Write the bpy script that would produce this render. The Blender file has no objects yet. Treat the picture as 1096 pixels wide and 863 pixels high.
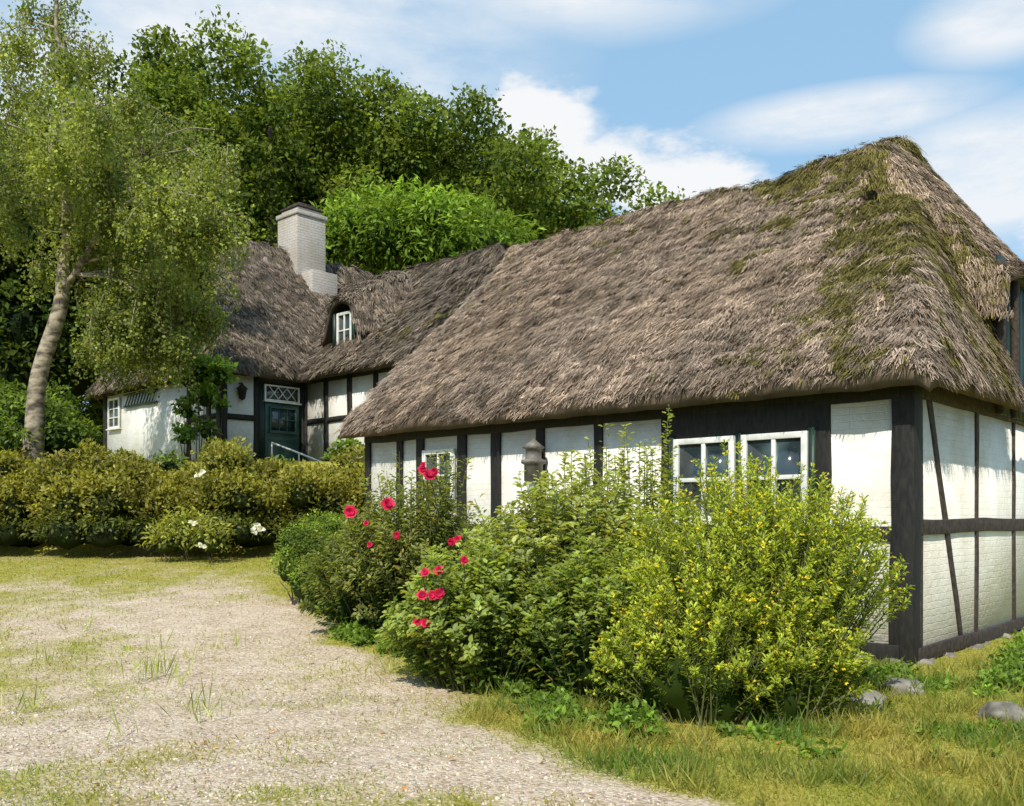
import bpy, math, numpy as np
from mathutils import Vector
rng=np.random.default_rng(7)
S=bpy.context.scene
S.view_settings.view_transform='Standard'; S.view_settings.look='None'; S.view_settings.exposure=0
# ---------------------------------------------------------------- helpers
F0=1000.0; HZ=555.0; CH=1.5
def PX(px,py,d): return np.array([(px-548)/F0*d, d, CH+(HZ-py)/F0*d])
def hsh(i,j,k,s=0):
    n=(i.astype(np.int64)*374761393+j.astype(np.int64)*668265263+k.astype(np.int64)*2147483647+s*974634777)&0xffffffff
    n=((n^(n>>13))*1274126177)&0xffffffff
    n=(n^(n>>16))&0xffffffff
    return n/4294967295.0
def vnoise(P,s=0):
    P=np.asarray(P,float); I=np.floor(P).astype(np.int64); f=P-I; f=f*f*(3-2*f)
    r=0
    for a in (0,1):
        for b in (0,1):
            for c in (0,1):
                w=(f[...,0] if a else 1-f[...,0])*(f[...,1] if b else 1-f[...,1])*(f[...,2] if c else 1-f[...,2])
                r=r+w*hsh(I[...,0]+a,I[...,1]+b,I[...,2]+c,s)
    return r
def fbm(P,o=4,s=0):
    r=0;a=.5;t=0
    P=np.asarray(P,float)
    for i in range(o):
        r=r+a*vnoise(P,s+i); t+=a; a*=.5; P=P*2.03+11.3
    return r/t
def n2(x,y,sc=1,o=4,s=0): 
    return fbm(np.stack([x*sc,y*sc,np.zeros_like(x)+.37],-1),o,s)
def ss(x,a,b):
    t=np.clip((x-a)/(b-a),0,1); return t*t*(3-2*t)
def nrm(v): return v/np.maximum(np.linalg.norm(v,axis=-1,keepdims=True),1e-9)
def mk(name,V,F,mat,C=None,parent=None,smooth=False):
    V=np.asarray(V,np.float32); F=np.asarray(F,np.int32)
    m=bpy.data.meshes.new(name); n,k=F.shape
    m.vertices.add(len(V)); m.vertices.foreach_set('co',V.ravel())
    m.loops.add(n*k); m.loops.foreach_set('vertex_index',F.ravel())
    m.polygons.add(n); m.polygons.foreach_set('loop_start',np.arange(0,n*k,k,dtype=np.int32))
    m.polygons.foreach_set('loop_total',np.full(n,k,np.int32))
    if smooth: m.polygons.foreach_set('use_smooth',np.ones(n,bool))
    if C is not None:
        a=m.color_attributes.new('Col','FLOAT_COLOR','POINT')
        c=np.ones((len(V),4),np.float32); c[:,:3]=C; a.data.foreach_set('color',c.ravel())
    m.update(calc_edges=True); m.validate()
    o=bpy.data.objects.new(name,m); S.collection.objects.link(o)
    if mat: m.materials.append(mat)
    if parent: o.parent=parent
    return o
def empty(name,loc=(0,0,0),rz=0):
    e=bpy.data.objects.new(name,None); e.location=loc; e.rotation_euler=(0,0,rz); S.collection.objects.link(e); return e
# ---------------------------------------------------------------- materials
def newmat(name):
    m=bpy.data.materials.new(name); m.use_nodes=True; nt=m.node_tree; b=nt.nodes['Principled BSDF']; return m,nt,b
def leafmat(name,trans=.35,rough=.5,spec=.35):
    m,nt,b=newmat(name); N=nt.nodes;L=nt.links
    a=N.new('ShaderNodeAttribute'); a.attribute_name='Col'
    L.new(a.outputs['Color'],b.inputs['Base Color']); b.inputs['Roughness'].default_value=rough
    b.inputs['Specular IOR Level'].default_value=spec
    if trans>0:
        t=N.new('ShaderNodeBsdfTranslucent'); mx=N.new('ShaderNodeMixShader'); mx.inputs[0].default_value=trans
        v=N.new('ShaderNodeMix'); v.data_type='RGBA'; v.blend_type='MULTIPLY'; v.inputs[0].default_value=1
        L.new(a.outputs['Color'],v.inputs[6]); v.inputs[7].default_value=(2.2,2.1,.8,1)
        L.new(v.outputs[2],t.inputs['Color'])
        L.new(b.outputs[0],mx.inputs[1]); L.new(t.outputs[0],mx.inputs[2]); L.new(mx.outputs[0],N['Material Output'].inputs[0])
    return m
def noisemat(name,c1,c2,scale=8,rough=.8,bump=.3,dist=.01,detail=6,stretch=(1,1,1),ramp=(.35,.7)):
    m,nt,b=newmat(name); N=nt.nodes;L=nt.links
    tc=N.new('ShaderNodeTexCoord'); mp=N.new('ShaderNodeMapping'); mp.inputs['Scale'].default_value=stretch
    no=N.new('ShaderNodeTexNoise'); no.inputs['Scale'].default_value=scale; no.inputs['Detail'].default_value=detail
    L.new(tc.outputs['Object'],mp.inputs[0]); L.new(mp.outputs[0],no.inputs[0])
    r=N.new('ShaderNodeValToRGB'); r.color_ramp.elements[0].color=(*c1,1); r.color_ramp.elements[1].color=(*c2,1)
    r.color_ramp.elements[0].position=ramp[0]; r.color_ramp.elements[1].position=ramp[1]
    L.new(no.outputs[0],r.inputs[0]); L.new(r.outputs[0],b.inputs['Base Color'])
    bp=N.new('ShaderNodeBump'); bp.inputs['Strength'].default_value=bump; bp.inputs['Distance'].default_value=dist
    L.new(no.outputs[0],bp.inputs['Height']); L.new(bp.outputs[0],b.inputs['Normal'])
    b.inputs['Roughness'].default_value=rough
    return m
M_leaf=leafmat('leaf_foliage',.42,.5,.3); M_far=leafmat('far_foliage',.35,.7,.1)
M_petal=leafmat('petal',.25,.6,.2); M_straw=leafmat('thatch_straw',0,.9,.1)
M_timber=noisemat('black_timber',(.004,.004,.004),(.020,.017,.014),6,.75,.6,.01,8,(4,4,1.2))
M_timberb=noisemat('weathered_brown_timber',(.022,.015,.012),(.075,.052,.04),6,.85,.6,.01,8,(3,3,3))
M_green=noisemat('dark_green_paint',(.006,.024,.018),(.014,.045,.032),5,.5,.2,.004)
M_white=noisemat('white_frame_paint',(.60,.60,.57),(.78,.78,.75),9,.45,.2,.003)
M_stone=noisemat('field_stone',(.10,.09,.07),(.34,.31,.26),5,.9,.7,.03)
M_bark=noisemat('birch_bark',(.07,.055,.04),(.36,.30,.22),4,.85,.8,.03,8,(1,1,2.2),(.38,.6))
M_stem=noisemat('stem',(.06,.08,.02),(.15,.14,.05),6,.8)
M_brownstem=noisemat('bark_brown',(.04,.03,.02),(.12,.09,.06),6,.9)
M_metal=noisemat('weathered_metal',(.08,.07,.06),(.22,.20,.17),9,.6,.2); 
M_glass,nt,b=newmat('window_glass'); b.inputs['Roughness'].default_value=.05; b.inputs['Specular IOR Level'].default_value=.9
tc=nt.nodes.new('ShaderNodeTexCoord'); no=nt.nodes.new('ShaderNodeTexNoise'); no.inputs['Scale'].default_value=2.2; nt.links.new(tc.outputs['Object'],no.inputs[0])
r=nt.nodes.new('ShaderNodeValToRGB'); r.color_ramp.elements[0].color=(.015,.025,.03,1); r.color_ramp.elements[1].color=(.07,.11,.12,1); r.color_ramp.elements[0].position=.42; r.color_ramp.elements[1].position=.66  # lighter noise patches paint bits of sky reflection into the glass colour
nt.links.new(no.outputs[0],r.inputs[0]); nt.links.new(r.outputs[0],b.inputs['Base Color'])
bp=nt.nodes.new('ShaderNodeBump'); bp.inputs['Strength'].default_value=.08; bp.inputs['Distance'].default_value=.02; nt.links.new(no.outputs[0],bp.inputs['Height']); nt.links.new(bp.outputs[0],b.inputs['Normal'])
def wallmat(name,base,brick=.35,bs=1.0,grime=True):
    m,nt,b=newmat(name); N=nt.nodes;L=nt.links
    tc=N.new('ShaderNodeTexCoord'); sp=N.new('ShaderNodeSeparateXYZ'); L.new(tc.outputs['Object'],sp.inputs[0])
    ad=N.new('ShaderNodeMath'); L.new(sp.outputs[0],ad.inputs[0]); L.new(sp.outputs[1],ad.inputs[1])
    cb=N.new('ShaderNodeCombineXYZ'); L.new(ad.outputs[0],cb.inputs[0]); L.new(sp.outputs[2],cb.inputs[1])
    br=N.new('ShaderNodeTexBrick'); br.inputs['Scale'].default_value=bs
    br.inputs['Brick Width'].default_value=.24; br.inputs['Row Height'].default_value=.075; br.inputs['Mortar Size'].default_value=.007; br.inputs['Mortar Smooth'].default_value=.9
    dn=N.new('ShaderNodeTexNoise'); dn.inputs['Scale'].default_value=6; L.new(tc.outputs['Object'],dn.inputs[0])
    dm=N.new('ShaderNodeMix'); dm.data_type='VECTOR'; dm.inputs[0].default_value=.03; L.new(cb.outputs[0],dm.inputs[4]); L.new(dn.outputs['Color'],dm.inputs[5]); L.new(dm.outputs[1],br.inputs[0])
    n=N.new('ShaderNodeTexNoise'); n.inputs['Scale'].default_value=1.6; n.inputs['Detail'].default_value=8; n.inputs['Roughness'].default_value=.65; L.new(tc.outputs['Object'],n.inputs[0])
    r=N.new('ShaderNodeValToRGB'); e=r.color_ramp.elements
    e[0].position=.3; e[0].color=(base[0]*.78,base[1]*.74,base[2]*.66,1); e[1].position=.6; e[1].color=(*base,1); L.new(n.outputs[0],r.inputs[0])
    mm=N.new('ShaderNodeMix'); mm.data_type='RGBA'; mm.blend_type='MULTIPLY'; L.new(r.outputs[0],mm.inputs[6]); mm.inputs[7].default_value=(.84,.81,.76,1)
    mu=N.new('ShaderNodeMath'); mu.operation='MULTIPLY'; mu.inputs[1].default_value=brick; L.new(br.outputs['Fac'],mu.inputs[0]); L.new(mu.outputs[0],mm.inputs[0])
    src=mm.outputs[2]
    if grime:
        g1=N.new('ShaderNodeMath'); g1.operation='MULTIPLY_ADD'; g1.inputs[1].default_value=1.2; L.new(n.outputs[0],g1.inputs[0]); 
        zz=N.new('ShaderNodeMath'); zz.operation='MULTIPLY'; zz.inputs[1].default_value=-1.1; L.new(sp.outputs[2],zz.inputs[0]); L.new(zz.outputs[0],g1.inputs[2])
        gm=N.new('ShaderNodeMapRange'); gm.inputs[1].default_value=-.1; gm.inputs[2].default_value=.6; gm.inputs[3].default_value=0; gm.inputs[4].default_value=.55; L.new(g1.outputs[0],gm.inputs[0])
        m3=N.new('ShaderNodeMix'); m3.data_type='RGBA'; L.new(gm.outputs[0],m3.inputs[0]); L.new(src,m3.inputs[6]); m3.inputs[7].default_value=(.36,.34,.25,1); src=m3.outputs[2]
    L.new(src,b.inputs['Base Color'])
    bp=N.new('ShaderNodeBump'); bp.invert=True; bp.inputs['Strength'].default_value=brick; bp.inputs['Distance'].default_value=.010; L.new(br.outputs['Fac'],bp.inputs['Height'])
    n3=N.new('ShaderNodeTexNoise'); n3.inputs['Scale'].default_value=14; n3.inputs['Detail'].default_value=6; L.new(tc.outputs['Object'],n3.inputs[0])
    b2=N.new('ShaderNodeBump'); b2.inputs['Strength'].default_value=.5; b2.inputs['Distance'].default_value=.02; L.new(n3.outputs[0],b2.inputs['Height']); L.new(bp.outputs[0],b2.inputs['Normal'])
    L.new(b2.outputs[0],b.inputs['Normal']); b.inputs['Roughness'].default_value=.85
    return m
M_wall=wallmat('whitewashed_wall',(.80,.78,.73),.28); M_wallf=wallmat('farmhouse_whitewash',(.80,.79,.76),.12,1,False); M_chim=wallmat('chimney_painted_brick',(.46,.42,.39),.9,1,False)
# ---------------------------------------------------------------- geometry builders
def boxV(x0,x1,y0,y1,z0,z1):
    V=np.array([[x,y,z] for z in (z0,z1) for y in (y0,y1) for x in (x0,x1)],float)
    F=np.array([[0,2,3,1],[4,5,7,6],[0,1,5,4],[2,6,7,3],[0,4,6,2],[1,3,7,5]]); return V,F
class Acc:
    def __init__(s): s.V=[];s.F=[];s.n=0
    def add(s,V,F): s.V.append(V); s.F.append(np.asarray(F)+s.n); s.n+=len(V)
    def box(s,*a): s.add(*boxV(*a))
    def beam(s,p0,p1,hw,hd,seg=None,j=.004):
        p0=np.array(p0,float);p1=np.array(p1,float);hw=np.array(hw,float);hd=np.array(hd,float)*(1+rng.uniform(0,.3))
        Ln=np.linalg.norm(p1-p0); seg=seg or max(1,int(Ln/.45)); V=[];F=[]
        for i in range(seg+1):
            c=p0+(p1-p0)*i/seg; c=c+hw/np.linalg.norm(hw)*rng.normal(0,j)*1.5
            for a,b_ in ((-1,-1),(1,-1),(1,1),(-1,1)): V.append(c+hw*a+hd*b_+rng.normal(0,j*.5,3))
        for i in range(seg):
            for q in range(4):
                F.append([i*4+q,i*4+(q+1)%4,(i+1)*4+(q+1)%4,(i+1)*4+q])
        F.append([3,2,1,0]); k=seg*4; F.append([k,k+1,k+2,k+3]); s.add(np.array(V),F)
    def obj(s,name,mat,parent=None,bevel=0):
        o=mk(name,np.vstack(s.V),np.vstack(s.F),mat,None,parent)
        if bevel:
            m=o.modifiers.new('b','BEVEL'); m.width=bevel; m.segments=2; m.limit_method='ANGLE'
        return o
def leaves(name,P,D,N,L,W,C,mat,parent=None,oval=False,fold=.18):
    n=len(P); D=nrm(D); N=nrm(N-(N*D).sum(-1,keepdims=True)*D); T=np.cross(D,N)
    L=np.broadcast_to(L,(n,))[:,None]; W=np.broadcast_to(W,(n,))[:,None]*.5
    up=N*W*fold*2
    if oval:
        V=np.stack([P, P+D*L*.3+T*W+up, P+D*L*.68+T*W*.85+up, P+D*L-N*L*.12, P+D*L*.68-T*W*.85+up, P+D*L*.3-T*W+up],1); k=6
        b0=np.arange(n)[:,None]*6
        F=np.concatenate([b0+np.array([0,1,2,3]),b0+np.array([0,3,4,5])])
    else:
        V=np.stack([P,P+D*L*.45+T*W+up,P+D*L,P+D*L*.45-T*W+up],1); k=4
        b0=np.arange(n)[:,None]*4
        F=np.concatenate([b0+np.array([0,1,2]),b0+np.array([0,2,3])])
    return mk(name,V.reshape(-1,3),F,mat,np.repeat(C,k,0),parent)
def tubes(name,items,mat,parent=None,sides=6,C=None):
    V=[];F=[];n=0
    for pts,rad in items:
        pts=np.asarray(pts,float); m=len(pts); rad=np.broadcast_to(rad,(m,))
        t=nrm(np.gradient(pts,axis=0)); ref=np.array([.3,.9,.1]); a=nrm(np.cross(t,ref)); b=np.cross(t,a)
        th=np.arange(sides)/sides*2*np.pi
        V.append((pts[:,None]+(a[:,None]*np.cos(th)[None,:,None]+b[:,None]*np.sin(th)[None,:,None])*rad[:,None,None]).reshape(-1,3))
        i=np.arange(m-1)[:,None]*sides; q=np.arange(sides)[None]; q2=(q+1)%sides
        F.append(np.stack([i+q,i+q2,i+sides+q2,i+sides+q],-1).reshape(-1,4)+n); n+=m*sides
    return mk(name,np.vstack(V),np.vstack(F),mat,C,parent,True)
def ru(n): return nrm(rng.normal(size=(n,3)))
def curve(p0,p1,n=8,sag=0,j=.05):
    t=np.linspace(0,1,n)[:,None]; p=np.array(p0)*(1-t)+np.array(p1)*t; p[:,2]+=(np.sin(t[:,0]*np.pi)*sag)
    w=np.cumsum(rng.normal(0,j,(n,3)),0); w-=w[0]; return p+w*np.sin(t*np.pi*.5)
def ico(sub):
    import bmesh
    bm=bmesh.new(); bmesh.ops.create_icosphere(bm,subdivisions=sub,radius=1); V=np.array([v.co[:] for v in bm.verts]); F=np.array([[v.index for v in f.verts] for f in bm.faces]); bm.free(); return V,F
ICO2=ico(2);ICO3=ico(3);ICO1=ico(1)
def lump(acc,c,r,sub=ICO2,amp=.25,sc=1.3):
    V,F=sub; k=1+amp*(fbm(V*sc+np.array(c)*1.7,3)-.5)*2; acc.add(V*k[:,None]*np.array(r)+np.array(c),F)
# ---------------------------------------------------------------- ground height
def zg(x,y):
    x=np.asarray(x,float);y=np.asarray(y,float)
    w=ss(-x,-2.5,1.0)
    z=.085*np.maximum(0,y-8)*w*(y<17.2)+.085*9.2*w*(y>=17.2)
    z=z+ss(y,17.6,20.3)*1.95*ss(-x,-3,1.5)
    z=z+ss(y,32,60)*5*ss(-x,-10,12)
    z=z+.05*(n2(x,y,.5,3,5)-.5)+.018*(n2(x,y,3,3,9)-.5)
    return z
def xb(y): return .70-.49*(y-4.87)+.20*np.sin(y*1.7)+.12*np.sin(y*4.1+1)
def grassmask(x,y):
    g=ss(x-(xb(y)-.35),0,.9)
    g=np.maximum(g,ss(y,11.5,15.2)*.84)
    mid=np.exp(-((x-(xb(y)-2.9))/.75)**2)*.50
    lf=ss(-x,2.2,4.6)*.52
    lf=np.maximum(lf, np.exp(-((x+.9)/1.2)**2-((y-4.7)/.6)**2)*.78)
    lf=np.maximum(lf, np.exp(-((x+2.5)/.8)**2-((y-5.4)/.9)**2)*.78)
    g=np.maximum(g,np.maximum(mid,lf)); g=np.maximum(g,.22)
    nz=n2(x,y,.7,4,21)*.55+n2(x,y,3.5,3,33)*.45
    return np.clip(g*1.0+(nz-.5)*2.2*(1-np.abs(2*g-1)*.40),0,1)
xs=np.concatenate([-np.geomspace(400,11.2,24),np.arange(-11,9.01,.09),np.geomspace(9.3,400,24)])
ys=np.concatenate([-np.geomspace(300,1,12),np.arange(0,3.5,.5),np.arange(3.6,19,.09),np.arange(19.1,24,.3),np.geomspace(24.5,600,30)])
X,Y=np.meshgrid(xs,ys); Z=zg(X,Y); G=grassmask(X,Y); G=np.where((Y>19)|(Y<3)|(np.abs(X)>11),1,G)
nx,ny=len(xs),len(ys); i=np.arange((ny-1)*(nx-1)); r=i//(nx-1)*nx+i%(nx-1)
GF=np.stack([r,r+1,r+1+nx,r+nx],1)
m,nt,b=newmat('ground_gravel_grass'); N=nt.nodes;L=nt.links
at=N.new('ShaderNodeAttribute'); at.attribute_name='Col'; tc=N.new('ShaderNodeTexCoord')
def NZ(sc,det=5,ro=.6):
    n=N.new('ShaderNodeTexNoise'); n.inputs['Scale'].default_value=sc; n.inputs['Detail'].default_value=det; n.inputs['Roughness'].default_value=ro; L.new(tc.outputs['Object'],n.inputs[0]); return n
def RAMP(src,els):
    r=N.new('ShaderNodeValToRGB'); e=r.color_ramp.elements
    while len(e)<len(els): e.new(.5)
    for q,(p,c) in enumerate(els): e[q].position=p; e[q].color=(*c,1)
    L.new(src,r.inputs[0]); return r
vo=N.new('ShaderNodeTexVoronoi'); vo.inputs['Scale'].default_value=42; L.new(tc.outputs['Object'],vo.inputs[0])
sc=N.new('ShaderNodeSeparateColor'); L.new(vo.outputs['Color'],sc.inputs[0])
gr=RAMP(sc.outputs[0],[(0,(.24,.17,.13)),(.35,(.50,.39,.29)),(.7,(.64,.52,.41)),(1,(.74,.66,.57))])
n1=NZ(2.2,8,.7); soil=RAMP(n1.outputs[0],[(.32,(.33,.23,.13)),(.5,(.52,.40,.27)),(.68,(.68,.56,.42))])
mxg=N.new('ShaderNodeMix'); mxg.data_type='RGBA'; mxg.inputs[0].default_value=.5; L.new(soil.outputs[0],mxg.inputs[6]); L.new(gr.outputs[0],mxg.inputs[7])
n2_=NZ(14,6,.75); gs=RAMP(n2_.outputs[0],[(.3,(.12,.12,.02)),(.5,(.32,.29,.05)),(.75,(.50,.43,.12))])
n3_=NZ(30,6,.8)
am=N.new('ShaderNodeMath'); am.operation='ADD'; L.new(at.outputs['Fac'],am.inputs[0])
am2=N.new('ShaderNodeMath'); am2.operation='MULTIPLY_ADD'; am2.inputs[1].default_value=1.8; am2.inputs[2].default_value=-.9; L.new(n3_.outputs[0],am2.inputs[0]); L.new(am2.outputs[0],am.inputs[1])
mr=N.new('ShaderNodeMapRange'); mr.inputs[1].default_value=.30; mr.inputs[2].default_value=.85; L.new(am.outputs[0],mr.inputs[0])
mx=N.new('ShaderNodeMix'); mx.data_type='RGBA'; L.new(mr.outputs[0],mx.inputs[0]); L.new(mxg.outputs[2],mx.inputs[6]); L.new(gs.outputs[0],mx.inputs[7])
L.new(mx.outputs[2],b.inputs['Base Color']); b.inputs['Roughness'].default_value=.95; b.inputs['Specular IOR Level'].default_value=.1
bp=N.new('ShaderNodeBump'); bp.inputs['Strength'].default_value=.9; bp.inputs['Distance'].default_value=.012; L.new(vo.outputs['Distance'],bp.inputs['Height']); bp.invert=True
b2=N.new('ShaderNodeBump'); b2.inputs['Strength'].default_value=.6; b2.inputs['Distance'].default_value=.03; L.new(n2_.outputs[0],b2.inputs['Height']); L.new(bp.outputs[0],b2.inputs['Normal']); L.new(b2.outputs[0],b.inputs['Normal'])
gv=G.ravel()[:,None]*np.ones((1,3))
mk('ground',np.stack([X,Y,Z],-1).reshape(-1,3),GF,m,gv,None,True)
# pebbles
n=22000; y=4.2+11*rng.random(n)**1.7; x=rng.uniform(-1,1,n)*.62*y; k=(x<xb(y)-.1)&(grassmask(x,y)<.2+rng.random(n)*.9); x,y=x[k],y[k]; n=len(x)
V,F=ICO1; R=rng.uniform(.004,.011,n)*(1+.8*(rng.random(n)>.94)); jit=1+rng.uniform(-.25,.25,(n,len(V),1))
PV=V[None]*jit*R[:,None,None]*np.array([1,1,.6])+np.stack([x,y,zg(x,y)+R*.2],-1)[:,None]
pc=np.array([.55,.46,.38])*rng.uniform(.4,1.35,(n,1))+rng.normal(0,.02,(n,3))
mk('gravel_stones',PV.reshape(-1,3),(F[None]+(np.arange(n)*len(V))[:,None,None]).reshape(-1,3),M_straw,np.repeat(np.clip(pc,.05,.8),len(V),0))
# grass blades
def grass(name,n,ymin,ymax,hmin,hmax,thr,cb,pw=1.5,sel=None,w=.005,cl=0):
    y=ymin+(ymax-ymin)*rng.random(n)**pw; x=rng.uniform(-1,1,n)*.62*y
    g=grassmask(x,y); k=g*.9>rng.random(n)*.8+thr
    if sel is not None: k&=sel(x,y)
    if cl: k&=(n2(x,y,3.2,3,61)+rng.normal(0,.05,len(x))>.5)
    x,y=x[k],y[k]; n=len(x); P=np.stack([x,y,zg(x,y)-.005],-1)
    D=np.stack([rng.normal(0,.6,n),rng.normal(0,.6,n),np.ones(n)],-1)
    h=rng.uniform(hmin,hmax,n)*(.3+1.4*n2(x,y,2.5,3,4))
    tint=np.clip((n2(x,y,1.6,4,77)-.5)*2.2+.5,0,1)[:,None]
    C=np.array(cb)*(1-tint)*1.4*rng.uniform(.5,1.2,(n,1))+np.array([.46,.39,.10])*tint*rng.uniform(.4,1.1,(n,1))
    leaves(name,P,D,ru(n)*np.array([1,1,.2]),h,w*(1+y/12),C,M_leaf,None)
grass('grass',170000,4.3,18,.015,.055,.14,(.20,.25,.035))
grass('tall_grass',80000,4.3,9.5,.05,.19,.20,(.085,.16,.025),1.2,lambda x,y:(x>xb(y)+.2),.007,1)
# ---------------------------------------------------------------- thatch roofs
def thatch(name,parent,x0,x1,y0,y1,f,res,thk,ntuft,hole=None,moss=None,sw=.014,sl=(.16,.34),bump=.07,base=(.30,.235,.185),rnd=.22):
    e=.01
    nx=int((x1-x0)/res)+1; ny=int((y1-y0)/res)+1
    xs=np.linspace(x0,x1,nx); ys=np.linspace(y0,y1,ny); X,Y=np.meshgrid(xs,ys)
    def ff(X,Y):
        d=np.minimum(np.minimum(X-x0,x1-X),np.minimum(Y-y0,y1-Y))
        return f(X,Y)-.12*np.exp(-np.maximum(d,0)/.08)+bump*(n2(X,Y,1.1,3,3)-.5)*2.0+bump*1.9*(n2(X*1.0,Y*1.3,4.2,3,8)-.5)
    Zt=ff(X,Y); Zb=f(X,Y)-thk+.04*(n2(X,Y,3,2,6)-.5)
    T=np.stack([X,Y,Zt],-1).reshape(-1,3); B=np.stack([X,Y,Zb],-1).reshape(-1,3); NB=len(T)
    i=np.arange((ny-1)*(nx-1)); r=i//(nx-1)*nx+i%(nx-1); F=np.stack([r,r+1,r+1+nx,r+nx],1)
    if hole is not None:
        cx=(X[:-1,:-1]+res/2).ravel(); cy=(Y[:-1,:-1]+res/2).ravel(); F=F[~hole(cx,cy)]
    Fs=[F,F[:,::-1]+NB]
    def skirt(idx): a=idx[:-1];b=idx[1:]; Fs.append(np.stack([a,a+NB,b+NB,b],1))
    skirt(np.arange(nx)); skirt((ny-1)*nx+np.arange(nx)[::-1]); skirt((np.arange(ny)*nx)[::-1]); skirt(np.arange(ny)*nx+nx-1)
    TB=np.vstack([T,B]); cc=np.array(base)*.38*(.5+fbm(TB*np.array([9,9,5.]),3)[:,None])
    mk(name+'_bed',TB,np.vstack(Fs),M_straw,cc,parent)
    def tuft(n):
        x=rng.uniform(x0,x1,n*3);y=rng.uniform(y0,y1,n*3)
        gx=(f(x+e,y)-f(x-e,y))/(2*e); gy=(f(x,y+e)-f(x,y-e))/(2*e)
        wgt=np.sqrt(1+gx*gx+gy*gy); k=rng.random(len(x))<wgt/wgt.max()*.9
        if hole is not None: k&=~hole(x,y)
        return x[k][:n],y[k][:n],gx[k][:n],gy[k][:n]
    x,y,gx,gy=tuft(ntuft); n=len(x)
    flat=(np.hypot(gx,gy)<.15); gx=np.where(flat,rng.normal(0,.5,n),gx); gy=np.where(flat,rng.normal(0,.5,n),gy)
    t=nrm(np.stack([-gx,-gy,-(gx**2+gy**2)],-1)); nn=nrm(np.stack([-gx,-gy,np.ones(n)],-1)); s=np.cross(nn,t)
    K=8; P0=np.stack([x,y,ff(x,y)],-1)
    lift=rng.uniform(-.01,.03,(n,1,1))*(.3+1.4*n2(x,y,2.3,3,12)[:,None,None])
    P=P0[:,None]+s[:,None]*rng.normal(0,.045,(n,K,1))+nn[:,None]*(lift+rng.uniform(-.008,.018,(n,K,1)))
    yaw=rng.normal(0,.12,(n,1,1))+.4*(n2(x,y,1.7,2,55)-.5)[:,None,None]
    D=nrm(t[:,None]+s[:,None]*(yaw+rng.normal(0,rnd,(n,K,1)))+nn[:,None]*rng.uniform(-.12,.24,(n,K,1)))
    Ls=rng.uniform(sl[0],sl[1],(n,K,1)); w=sw*rng.uniform(.5,1.4,(n,K,1)); Sx=np.broadcast_to(s[:,None],D.shape)
    rr=ru(n*K).reshape(n,K,3)*.45; Sx=nrm(Sx+rr)
    E=P+D*Ls
    Q=np.stack([P-Sx*w/2,P+Sx*w/2,E+Sx*w/4,E-Sx*w/4],2).reshape(-1,3)
    big=n2(x,y,.55,3,15); fin=n2(x,y,5.5,4,16); strk=n2(x*6,y*.8,1.0,3,26)
    fin=np.clip((fin-.5)*2.8+.5,0,1)  # stretched contrast paints shadowed pits between clumps into the straw colour
    c=np.array(base)[None]*np.clip(.32+.45*big+.62*fin+.45*(strk-.5),.22,1.6)[:,None]
    c=c*rng.uniform(.65,1.3,(n,1))
    grey=np.clip((n2(x,y,.8,3,70)-.45)*3,0,1)[:,None]; c=c*(1-.15*grey)+c.mean(1,keepdims=True)*.15*grey
    if moss is not None:
        mm=moss(x,y); patch=np.clip((n2(x,y,1.5,5,19)-.5)*1.5+.5,0,1)*.5+np.clip((n2(x,y,5,4,29)-.5)*1.8+.5,0,1)*.5
        k=(mm*.62+patch>.97+rng.uniform(-.10,.10,n)); c[k]=np.array([.13,.112,.032])*rng.uniform(.4,1.5,(k.sum(),1))
    c=c[:,None]*rng.uniform(.6,1.4,(n,K,1)); c=np.repeat(c.reshape(-1,3),4,0)
    mk(name+'_straw',Q,np.arange(len(Q)).reshape(-1,4),M_straw,c,parent)
def smin(a,b,k=.12):
    h=np.clip(.5+.5*(b-a)/k,0,1); return b*(1-h)+a*h-k*h*(1-h)
# ---------------------------------------------------------------- near cottage
ANG=math.atan2(-.676,.737)
barn=empty('thatched_cottage',(4.08,9.55,0),ANG)
LEN=8.82; Wd=8.0
a=Acc(); a.box(-LEN,0,0,Wd,-.25,2.98)
a.obj('walls',M_wall,barn)
V=np.array([[-LEN,0,2.98],[-LEN,Wd,2.98],[-LEN,4,6.55],[-LEN+.3,0,2.98],[-LEN+.3,Wd,2.98],[-LEN+.3,4,6.55]])
mk('gable_wall',V,np.array([[0,2,1],[3,4,5]]),M_wall,None,barn)
def f_barn(x,y):
    u=-x
    z=smin(3.08+.88*(y+.35),3.08+.88*(8.35-y),.2)
    z=smin(z,3.08+2.2*(u+.3),.3)
    cap=np.exp(-((y-4)/.42)**4)*(.05+.10*ss(-u,-3.4,-3.1)+.20*(n2(x*1.0,y*.2,1.6,3,44)-.42))*ss(u,1.0,1.5)
    return z+cap
hole=lambda x,y:(x>-.35)&(y>2.9)&(y<5.1)
def mossb(x,y):
    u=-x; return .58*np.exp(-((u-.8)/1.5)**2)+.42*np.exp(-((u-3.2)/2.0)**2)*ss(y,.8,3.0)+.30*np.exp(-((y-3.9)/.7)**2)+.20
CB=(.36,.268,.195)
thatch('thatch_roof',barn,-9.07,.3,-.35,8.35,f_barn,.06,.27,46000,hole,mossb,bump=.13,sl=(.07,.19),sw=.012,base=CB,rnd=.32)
def f_dor(x,y):
    d=np.abs(y-4); return 4.86-1.36*np.minimum(x,0)-.35*np.maximum(x,0)-.16*d*d-2.4*np.maximum(0,d-1.2)
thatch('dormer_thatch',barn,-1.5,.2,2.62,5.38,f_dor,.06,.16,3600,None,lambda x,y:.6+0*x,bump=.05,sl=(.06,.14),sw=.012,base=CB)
a=Acc()
for q in range(12):
    yy=2.92+q*.18; a.beam((.03,yy+.09,2.8),(.03,yy+.09,4.8),(0,.086,0),(.015,0,0))
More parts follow.
